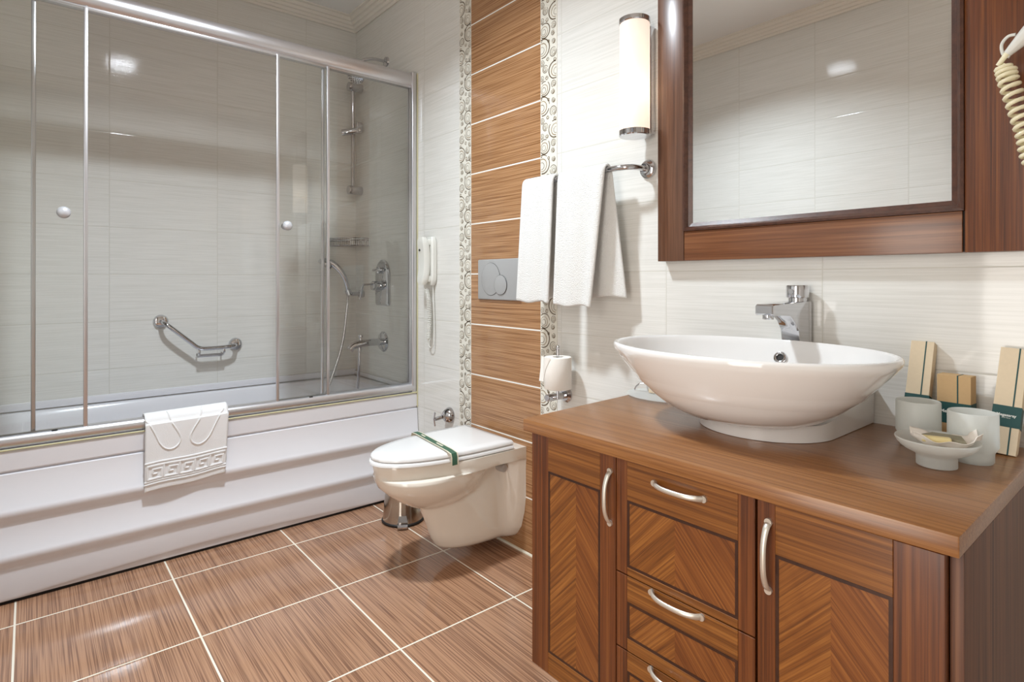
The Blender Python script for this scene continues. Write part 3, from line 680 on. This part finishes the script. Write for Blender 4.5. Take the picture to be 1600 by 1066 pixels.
emb(smooth2(foot(.24, 1)), .0013); emb(smooth2(foot(.70, -1)), .0013)
tag(obj('bath_mat', b, M['matcloth'], origin=(bx, -1.147, bz), solid=.004), 'folded white bath mat with key border hanging over the tub edge', 'bath mat')

# ------------------------------------------------------------------ wall lamps
def wall_lamp(x, label, group):
    t = thing('wall_lamp', label, 'wall lamp', (x, 0, 1.70), group); ya = -.082; z0, z1 = 1.692, 2.094
    b = BM(); lathe(b, [(.046, z0+.020), (.051, z0+.022), (.051, z1-.018), (.046, z1-.016)], (x, ya, 0), seg=48); obj('glass_tube', b, M['opal'], t)
    for za, zb in ((z0, z0+.021), (z1-.017, z1)):
        b = BM(); lathe(b, [(0, za), (.050, za), (.0535, za+.003), (.0535, zb-.001), (.049, zb), (0, zb)], (x, ya, 0), seg=48); obj('end_cap', b, M['chrome'], t)
    b = BM(); box(b, (x-.026, -.030, z0+.015), (x+.026, -.0005, z1-.012), .004); obj('back_plate', b, M['chrome'], t)
    b = BM(); sphere(b, (x, ya, 1.845), .022, (1, 1, 2.0)); obj('bulb', b, M['bulb'], t)
    return t
G = None
wall_lamp(2.383, 'tubular opal glass wall lamp with chrome caps left of the mirror', G)
wall_lamp(3.79, 'tubular opal glass wall lamp with chrome caps right of the mirror unit', G)
cl = thing('ceiling_lamp', 'round white ceiling lamp in the middle of the room', 'ceiling lamp', (CEIL_LAMP[0], CEIL_LAMP[1], CEIL_LAMP[2]))
b = BM(); lathe(b, [(.125, 0), (.125, -.03), (.118, -.036), (.102, -.036), (.102, 0)], CEIL_LAMP, seg=48); obj('housing', b, M['chrome'], cl)
b = BM(); lathe(b, [(.101, -.034), (.06, -.040), (0, -.042)], CEIL_LAMP, seg=48); obj('diffuser', b, M['lamp_disc'], cl)

# ------------------------------------------------------------------ mirror unit
mu = thing('wall_mirror', 'large wood framed mirror unit on the wall above the washbasin', 'mirror', (2.9, 0, 1.26))
yf = -.045; FX0, FX1, FX2 = 2.451, 3.287, 3.72; ZB, ZT = 1.263, 2.36
b = BM(); box(b, (FX0, yf, ZB), (2.551, -.001, ZT), .0015); obj('frame_stile', b, M['frame_v'], mu)
b = BM(); box(b, (2.5535, yf, ZB), (FX1-.004, -.001, 1.358), .0015); obj('frame_rail', b, M['frame_h'], mu)
b = BM(); box(b, (2.5535, yf, ZT-.10), (FX1-.004, -.001, ZT), .0015); obj('frame_rail', b, M['frame_h'], mu)
b = BM()
x0, x1, z0, z1 = 2.5515, 3.2865, 1.3585, ZT-.101
for A_, B_ in (((x0, z0), (x1, z0)), ((x1, z0), (x1, z1)), ((x1, z1), (x0, z1)), ((x0, z1), (x0, z0))):
    A_, B_ = Vector(A_), Vector(B_); d = (B_-A_).normalized(); nrm = Vector((-d.y, d.x))
    prof = [(0, -.050), (.006, -.052), (.012, -.046), (.014, -.040), (.026, -.0335), (.026, -.02), (0, -.02)]
    loft(b, [[(P_.x+nrm.x*q+d.x*q*s, y, P_.y+nrm.y*q+d.y*q*s) for q, y in prof] for P_, s in ((A_, 1), (B_, -1))])
obj('inner_moulding', b, M['lip'], mu)
b = BM(); box(b, (2.56, -.0325, 1.365), (3.28, -.028, ZT-.105)); obj('mirror_glass', b, M['mirror'], mu, smooth=False)
b = BM(); box(b, (2.56, -.027, 1.30), (3.28, -.0015, ZT-.05)); box(b, (3.2835, -.04, ZB+.002), (3.2865, -.001, 1.3575)); obj('backing', b, M['recess'], mu, smooth=False)
b = BM(); box(b, (FX1, yf, ZB), (FX2, -.001, ZT), .0015); obj('side_panel', b, M['wood_v'], mu)

# ------------------------------------------------------------------ hair dryer on the side panel
hd_ = thing('hair_dryer', 'cream hair dryer with coiled cord hanging on the mirror side panel', 'hair dryer', (3.46, -.1, 1.6))
b = BM(); box(b, (3.42, -.075, 1.62), (3.52, -.0455, 1.84), .012, 3); obj('wall_bracket', b, M['plastic'], hd_)
b = BM(); tube(b, crom([(3.47, -.115, 1.86), (3.47, -.12, 1.82), (3.462, -.118, 1.77), (3.44, -.112, 1.735), (3.405, -.106, 1.705), (3.372, -.102, 1.675)], 6), [.04*(1-i/30)+.006 if i < 14 else .030-.0014*(i-14) for i in range(31)], 18); obj('grip', b, M['plastic'], hd_)
b = BM(); tube(b, crom([(3.385, -.10, 1.712), (3.372, -.098, 1.712), (3.362, -.098, 1.698), (3.365, -.10, 1.676), (3.375, -.10, 1.668)], 6), .0032, 8); obj('hanging_loop', b, M['plastic'], hd_)
b = BM(); tube(b, [(3.372, -.102, 1.676), (3.356, -.10, 1.655)], [.006, .0045], 10)
tube(b, helix([(3.367, -.098, 1.655), (3.373, -.10, 1.62), (3.388, -.10, 1.56), (3.402, -.10, 1.50), (3.41, -.095, 1.45), (3.43, -.09, 1.42), (3.46, -.085, 1.45), (3.47, -.07, 1.60)], .0165, 26, 14, .8), .0042, 8)
obj('coiled_cord', b, M['cord'], hd_)

# ------------------------------------------------------------------ vanity unit
CT = .832
b = BM()
OUT = [(2.474, -.668), (3.412, -.655), (3.412, -.0015), (2.438, -.0015)]
loft(b, [[(x, y, CT-.032) for x, y in OUT], [(x, y, CT) for x, y in OUT]])
es = [e for e in b.edges]
bmesh.ops.bevel(b, geom=es, offset=.0025, segments=2, profile=.5, affect='EDGES')
tag(obj('countertop', b, M['top'], origin=(2.93, -.33, CT-.032)), 'brown wood-veneer countertop lying on the vanity cabinet', 'countertop')
vc = thing('vanity_cabinet', 'mahogany vanity cabinet with inlaid doors and drawers under the washbasin', 'cabinet', (2.93, -.33, 0))
yF = -.640; zt, zb = CT-.0335, .176
b = BM(); box(b, (2.480, yF+.022, zb), (3.391, -.004, zt)); obj('carcass', b, M['recess'], vc, smooth=False)
b = BM(); box(b, (2.478, yF+.021, zb), (2.4795, -.003, zt)); box(b, (2.4785, yF+.024, zb-.0015), (3.391, -.004, zb)); obj('left_side', b, M['wood_side'], vc)
b = BM(); box(b, (3.3925, -.622, zb-.02), (3.4105, -.003, zt), .001); obj('right_side', b, M['wood_side'], vc)
for lx in (2.56, 3.33):
    for ly in (-.56, -.08):
        b = BM(); cyl(b, (lx, ly, 0), (lx, ly, zb-.002), .018, bev=.003); lathe(b, [(.026, 0), (.026, .006), (.018, .012)], (lx, ly, 0)); obj('leg', b, M['satin'], vc)
def handle(pa, pb_, parent, out=.023):
    pa, pb_ = Vector(pa), Vector(pb_); m = (pa+pb_)/2; o = Vector((0, -out, 0)); d = (pb_-pa)
    P_ = crom([pa, pa+d*.10+o*.55, m-d*.18+o*.95, m+d*.18+o*.95, pb_-d*.10+o*.55, pb_], 6); n_ = len(P_)
    b = BM(); tube(b, P_, [(.0052+.0022*abs(2*i/(n_-1)-1)**2, .0036) for i in range(n_)], 12, flat=tuple(Vector((0, 1, 0)).cross(d.normalized())))
    for p in (pa, pb_): cyl(b, p+Vector((0, .0006, 0)), p+Vector((0, -.005, 0)), .0068)
    obj('handle', b, M['satin'], parent, label='arched pale metal handle')
def front(name, x0, x1, z0, z1, px0, px1, pz0, pz1, seam=None, hz=None, hv=None):
    """a door or drawer front: stiles with vertical grain, rails with horizontal grain, chevron panel inside a dark line"""
    b = BM(); y0, y1 = yF, yF+.0205; mv = 0; mh = 1
    box(b, (x0, y0, z0), (px0, y1, z1), .0012, 1, mi=0); box(b, (px1, y0, z0), (x1, y1, z1), .0012, 1, mi=0)
    box(b, (px0, y0, pz1), (px1, y1, z1), .0008, 1, mi=1); box(b, (px0, y0, z0), (px1, y1, pz0), .0008, 1, mi=1)
    o = obj(name, b, [M['wood_v'], M['wood_h']], vc, autosm=20)
    lw = .0062
    b = BM(); sx = seam if seam is not None else (px0+px1)/2
    box(b, (px0+lw, y0+.0012, pz0+lw), (sx, y1-.002, pz1-lw), mi=0); box(b, (sx, y0+.0012, pz0+lw), (px1-lw, y1-.002, pz1-lw), mi=1)
    obj('inlay_panel', b, [M['chev_l'], M['chev_r']], o, smooth=False)
    b = BM()
    for q in (((px0, pz0), (px0+lw, pz1)), ((px1-lw, pz0), (px1, pz1)), ((px0+lw, pz0), (px1-lw, pz0+lw)), ((px0+lw, pz1-lw), (px1-lw, pz1))):
        box(b, (q[0][0], y0+.0006, q[0][1]), (q[1][0], y1-.001, q[1][1]))
    obj('inlay_line', b, M['inlay'], o, smooth=False)
    if hz: handle((hz[0], yF, hz[2]), (hz[1], yF, hz[2]), o)
    if hv: handle((hv[0], yF, hv[2]), (hv[0], yF, hv[1]), o)
    return o
g_ = .0012
front('door', 2.478, 2.7665, zb, zt-.004, 2.541, 2.719, .232, .703, 2.640, hv=(2.7515, .636, .757))
front('drawer', 2.769, 3.0995, .5345, zt-.004, 2.800, 3.066, .552, .703, 2.925, hz=(2.875, 2.995, .762))
front('drawer', 2.769, 3.0995, .3640, .5320, 2.800, 3.066, .392, .474, 2.925, hz=(2.868, 2.990, .524))
front('drawer', 2.769, 3.0995, zb, .3615, 2.800, 3.066, .205, .318, 2.925, hz=(2.866, 2.988, .368-.012))
front('door', 3.1045, 3.3915, zb, zt-.004, 3.138, 3.324, .232, .703, 3.232, hv=(3.1265, .634, .759))

# ------------------------------------------------------------------ washbasin
SX, SY, SZ = 2.905, -.335, 1.030
wbn = thing('washbasin', 'white oval vessel washbasin with pedestal foot standing on the wood countertop', 'washbasin', (SX, -.25, CT))
b = BM()
prof = [(.30, .862, 0), (.44, .868, 0), (.56, .885, 0), (.68, .912, 0), (.79, .944, 0), (.89, .978, 0), (.97, 1.010, 0), (.996, 1.022, 0), (1.0, 1.030, 0), (.992, 1.036, 0), (.975, 1.037, 0), (.958, 1.031, 0),
        (.94, 1.018, 0), (.89, .985, 0), (.80, .945, 0), (.66, .908, 0), (.46, .884, 0), (.2, .874, 0), (.07, .872, 0)]
A_, B_ = .340, .248
loft(b, [sell(SX, SY, A_*s, B_*s, z, 80, 2.05) for s, z, _ in prof], True, True); obj('bowl', b, M['porcelain'], wbn, autosm=60)
def ped(z, dw, df, n=30):
    hw, fy = .162+dw, -.405-df; out = []
    for k in range(n+1): a = pi*k/n; out.append((SX+.022-hw*cos(a), fy+.155-.155*sin(a)-.0, z))
    out.append((SX+.022+hw, -.003, z)); out.append((SX+.022-hw, -.003, z)); return out
def lift(P_): return [(x, y, z+(.055*max(0, 1+y/.30) if z > CT+.02 else 0)) for x, y, z in P_]
b = BM(); loft(b, [ped(CT+.001, 0, 0), ped(CT+.03, .001, .004), lift(ped(.872, .002, .006))])
dk = [(-.16, .865), (-.11, .888), (-.075, .95), (-.05, 1.0), (-.042, 1.01), (-.003, 1.01), (-.003, .865)]
loft(b, [[(x, y, z) for y, z in dk] for x in (2.80, 3.02)])
obj('foot', b, M['porcelain'], wbn, autosm=50)
b = BM(); lathe(b, [(.010, -.01), (.010, .003), (.013, .004), (.0165, .003), (.0175, -.004)], (2.900, -.1165, .990), (.02, -.90, .42), 28); obj('overflow_ring', b, M['chrome'], wbn)
b = BM(); lathe(b, [(0, .0), (.012, .0)], (2.900, -.1165, .9905), (.02, -.90, .42), 20); obj('overflow_hole', b, M['dark_metal'], wbn)
b = BM(); lathe(b, [(0, .004), (.018, .004), (.022, 0)], (SX, SY, .8722)); obj('drain', b, M['chrome'], wbn)
# tap
FX, FY = 2.912, -.040
fa = thing('basin_tap', 'chrome single lever tap standing behind the washbasin against the wall', 'tap', (FX, FY, 1.01))
sdir = Vector((-.12, -.99, 0)).normalized(); side = Vector((-sdir.y, sdir.x, 0))
b = BM()
# column sections sweep from round foot into the forward spout; side outline in (forward, z)
o2 = [(-.027, 1.0105), (-.027, 1.140), (-.022, 1.143), (.100, 1.138), (.150, 1.136), (.156, 1.132), (.156, 1.112), (.150, 1.108), (.115, 1.108), (.080, 1.106), (.058, 1.088), (.040, 1.062), (.030, 1.030), (.027, 1.0105)]
def fp_(f, z, s): return Vector((FX, FY, 0))+sdir*f+side*s+Vector((0, 0, z))
rings = []
for s, ins in ((-.026, .004), (-.023, 0), (.023, 0), (.026, .004)):
    cxm = (.04, 1.1)
    rings.append([fp_(f+(ins if f < cxm[0] else -ins)*.6, z+(ins if z < cxm[1] else -ins)*.4, s) for f, z in o2])
loft(b, rings); obj('body', b, M['chrome'], fa, autosm=30)
b = BM(); cyl(b, fp_(0, 1.138, 0), fp_(0, 1.152, 0), .024); cyl(b, fp_(0, 1.151, 0), fp_(0, 1.186, 0), .029, bev=.003); 
lv = [fp_(.0, 1.168, 0), fp_(-.02, 1.176, 0), fp_(-.03, 1.180, 0)]
cyl(b, fp_(.022, 1.168, 0), fp_(.032, 1.168, 0), .007); obj('handle', b, M['chrome'], fa)
b = BM(); cyl(b, fp_(.136, 1.110, 0), fp_(.136, 1.096, 0), .014, bev=.001); obj('aerator', b, M['chrome'], fa)

# ------------------------------------------------------------------ things on the countertop
def tumbler(x, y, label, h=.101, r=.042):
    b = BM(); s = r
    lathe(b, [(0, .006), (.030, .006), (.032, .008), (.033, .026), (.037, .030), (.0395, .036), (s-.003, h-.002), (s-.0015, h), (s, h-.002), (.0425, .034), (.038, .026), (.0355, .022), (.035, .004), (.033, .0005), (0, .0005)], (x, y, CT), seg=48)
    tag(obj('tumbler', b, M['frost'], origin=(x, y, CT)), label, 'tumbler', 'frosted tumblers on the countertop')
tumbler(3.228, -.160, 'frosted glass tumbler on the countertop, nearer the washbasin')
tumbler(3.334, -.204, 'frosted glass tumbler on the countertop in front of the tallest box')
DX_, DY_ = 3.296, -.297
b = BM(); lathe(b, [(0, .0005), (.031, .0005), (.034, .002), (.034, .020), (.036, .024), (.054, .033), (.066, .044), (.0705, .053), (.0695, .055), (.068, .053), (.060, .042), (.045, .033), (.02, .028), (0, .027)], (DX_, DY_, CT), seg=48)
tag(obj('soap_dish', b, M['frost'], origin=(DX_, DY_, CT)), 'round frosted glass soap dish on a foot in front of the tumblers', 'soap dish')
def rot2(x, y, a): return (x*cos(a)-y*sin(a), x*sin(a)+y*cos(a))
b = BM()
def wf(u, v):
    x, y = (u-.5)*.115, (v-.5)*.075; r2 = sqrt((x/.058)**2+(y/.038)**2)
    X, Y = rot2(x, y, .35); z = .040+.016*r2**2+.003*sin(u*14+v*5)+.002*sin(v*17)
    if u > .9: z += .006
    return (DX_+.012+X*.95, DY_+.004+Y*.95, CT+z)
grid(b, wf, 24, 18); tag(obj('soap_wrapper', b, M['paper'], origin=(DX_, DY_, CT+.04), solid=.0008), 'crumpled white paper wrapper opened in the soap dish', 'wrapper')
b = BM(); bmb = BM(); box(bmb, (-.024, -.008, 0), (.024, .008, .012), .004, 3); bmesh.ops.rotate(bmb, verts=bmb.verts, matrix=Matrix.Rotation(.35, 3, 'Z')); bmesh.ops.translate(bmb, verts=bmb.verts, vec=(DX_+.004, DY_-.018, CT+.0505)); b.free()
tag(obj('soap_bar', bmb, M['soap'], origin=(DX_, DY_-.01, CT+.045)), 'small cream soap bar lying on the wrapper in the dish', 'soap')
bmb = BM(); loft(bmb, [[(-.040, -.002, 0), (.036, -.010, 0), (.030, .014, .004), (-.020, .016, .004)], [(-.038, -.001, .006), (.034, -.009, .004), (.028, .012, .009), (-.018, .014, .010)]]); bmesh.ops.rotate(bmb, verts=bmb.verts, matrix=Matrix.Rotation(.25, 3, 'Z')); bmesh.ops.translate(bmb, verts=bmb.verts, vec=(DX_+.010, DY_+.006, CT+.0525))
tag(obj('sachet', bmb, M['sachet'], origin=(DX_, DY_+.01, CT+.046)), 'olive sachet lying behind the cream soap bar in the dish', 'sachet')

def text(name, s, size, m, parent, loc, rot, align='CENTER'):
    cu = bpy.data.curves.new(name, 'FONT'); cu.body = s; cu.size = size; cu.align_x = align; cu.extrude = .00015; cu.offset = size*.02
    t = bpy.data.objects.new(name, cu); COL.objects.link(t); dg = bpy.context.evaluated_depsgraph_get()
    me = bpy.data.meshes.new_from_object(t.evaluated_get(dg)); COL.objects.unlink(t); bpy.data.objects.remove(t)
    o = bpy.data.objects.new(name, me); COL.objects.link(o); me.materials.clear(); me.materials.append(m); o.parent = parent; o.location = loc; o.rotation_euler = rot; return o
def carton(loc, rz, tilt, roll, w_, d_, h_, band, mats, label, stripe=.72, txt='Megasaray', tsize=.0078, cat='box', tx=0):
    t = thing('cosmetic_box', label, cat, loc, None, (tilt, roll, rz))
    b = BM(); box(b, (-w_/2, 0, 0), (w_/2, d_, h_), .0007, 1); obj('carton', b, M[mats], t, local=True)
    b = BM(); e = .0004; sx = -w_/2+w_*stripe
    box(b, (sx-.0013, -e, 0), (sx+.0013, d_+e, h_+e)); obj('stripe', b, M['green'], t, local=True, smooth=False)
    b = BM(); e = .0006; box(b, (-w_/2-e, -e, band[0]), (w_/2+e, d_+e, band[1])); bd = obj('label_band', b, M['green'], t, local=True, smooth=False)
    zc_ = (band[0]+band[1])/2
    text('lettering', txt, tsize, M['white_print'], bd, (tx, -.0009, zc_), (pi/2, 0, 0))
    text('small_lettering', 'H O T E L S', tsize*.36, M['white_print'], bd, (tx, -.0009, zc_-tsize*.55), (pi/2, 0, 0))
    return t
c3 = carton((3.362, -.106, CT+.0025), .04, -.36, .055, .047, .030, .232, (.058, .103), 'kraft_pale', 'tall pale kraft box with green band leaning on the wall behind the right tumbler', .70)
c1 = carton((3.200, -.100, CT+.0015), .04, -.33, .02, .047, .030, .232, (.058, .103), 'kraft_pale', 'tall pale kraft box leaning on the wall behind the tumbler nearer the washbasin', .66)
text('small_lettering', 'HAIR\nCARE', .004, M['grey_print'], c3, (-.015, -.0009, .036), (pi/2, 0, 0))
c2 = carton((3.2700, -.062, CT+.0008), -.06, 0, 0, .064, .036, .150, (.040, .088), 'kraft', 'shorter brown kraft box standing upright between the two tall boxes', .62, tsize=.0100, tx=-.004)
# tray with small things behind the basin
ty = thing('amenity_tray', 'translucent oval tray on the countertop behind the left side of the washbasin', 'tray', (2.55, -.15, CT))
b = BM(); loft(b, [sell(2.55, -.150, .095, .072, CT+.001, 40), sell(2.55, -.150, .122, .098, CT+.0065, 40), sell(2.55, -.150, .124, .100, CT+.008, 40), sell(2.55, -.150, .093, .070, CT+.0035, 40)]); obj('dish', b, M['frost'], ty)
b = BM(); tube(b, crom([(2.436, -.150, CT+.008), (2.441, -.147, CT+.020), (2.455, -.140, CT+.031), (2.470, -.133, CT+.029), (2.475, -.130, CT+.006)], 6), .0026, 8); obj('wire_loop', b, M['chrome'], ty)
for x0, x1, h_, lb in ((2.484, 2.506, .030, 'small cream packet standing on the translucent tray, the taller one'), (2.513, 2.536, .022, 'small cream packet on the translucent tray, shorter and nearer the basin')):
    b = BM(); box(b, (x0, -.140, CT+.0045), (x1, -.118, CT+.0045+h_), .001)
    tag(obj('paper_packet', b, M['kraft_pale'], origin=((x0+x1)/2, -.129, CT+.0045)), lb, 'packet', 'cream packets on the tray')
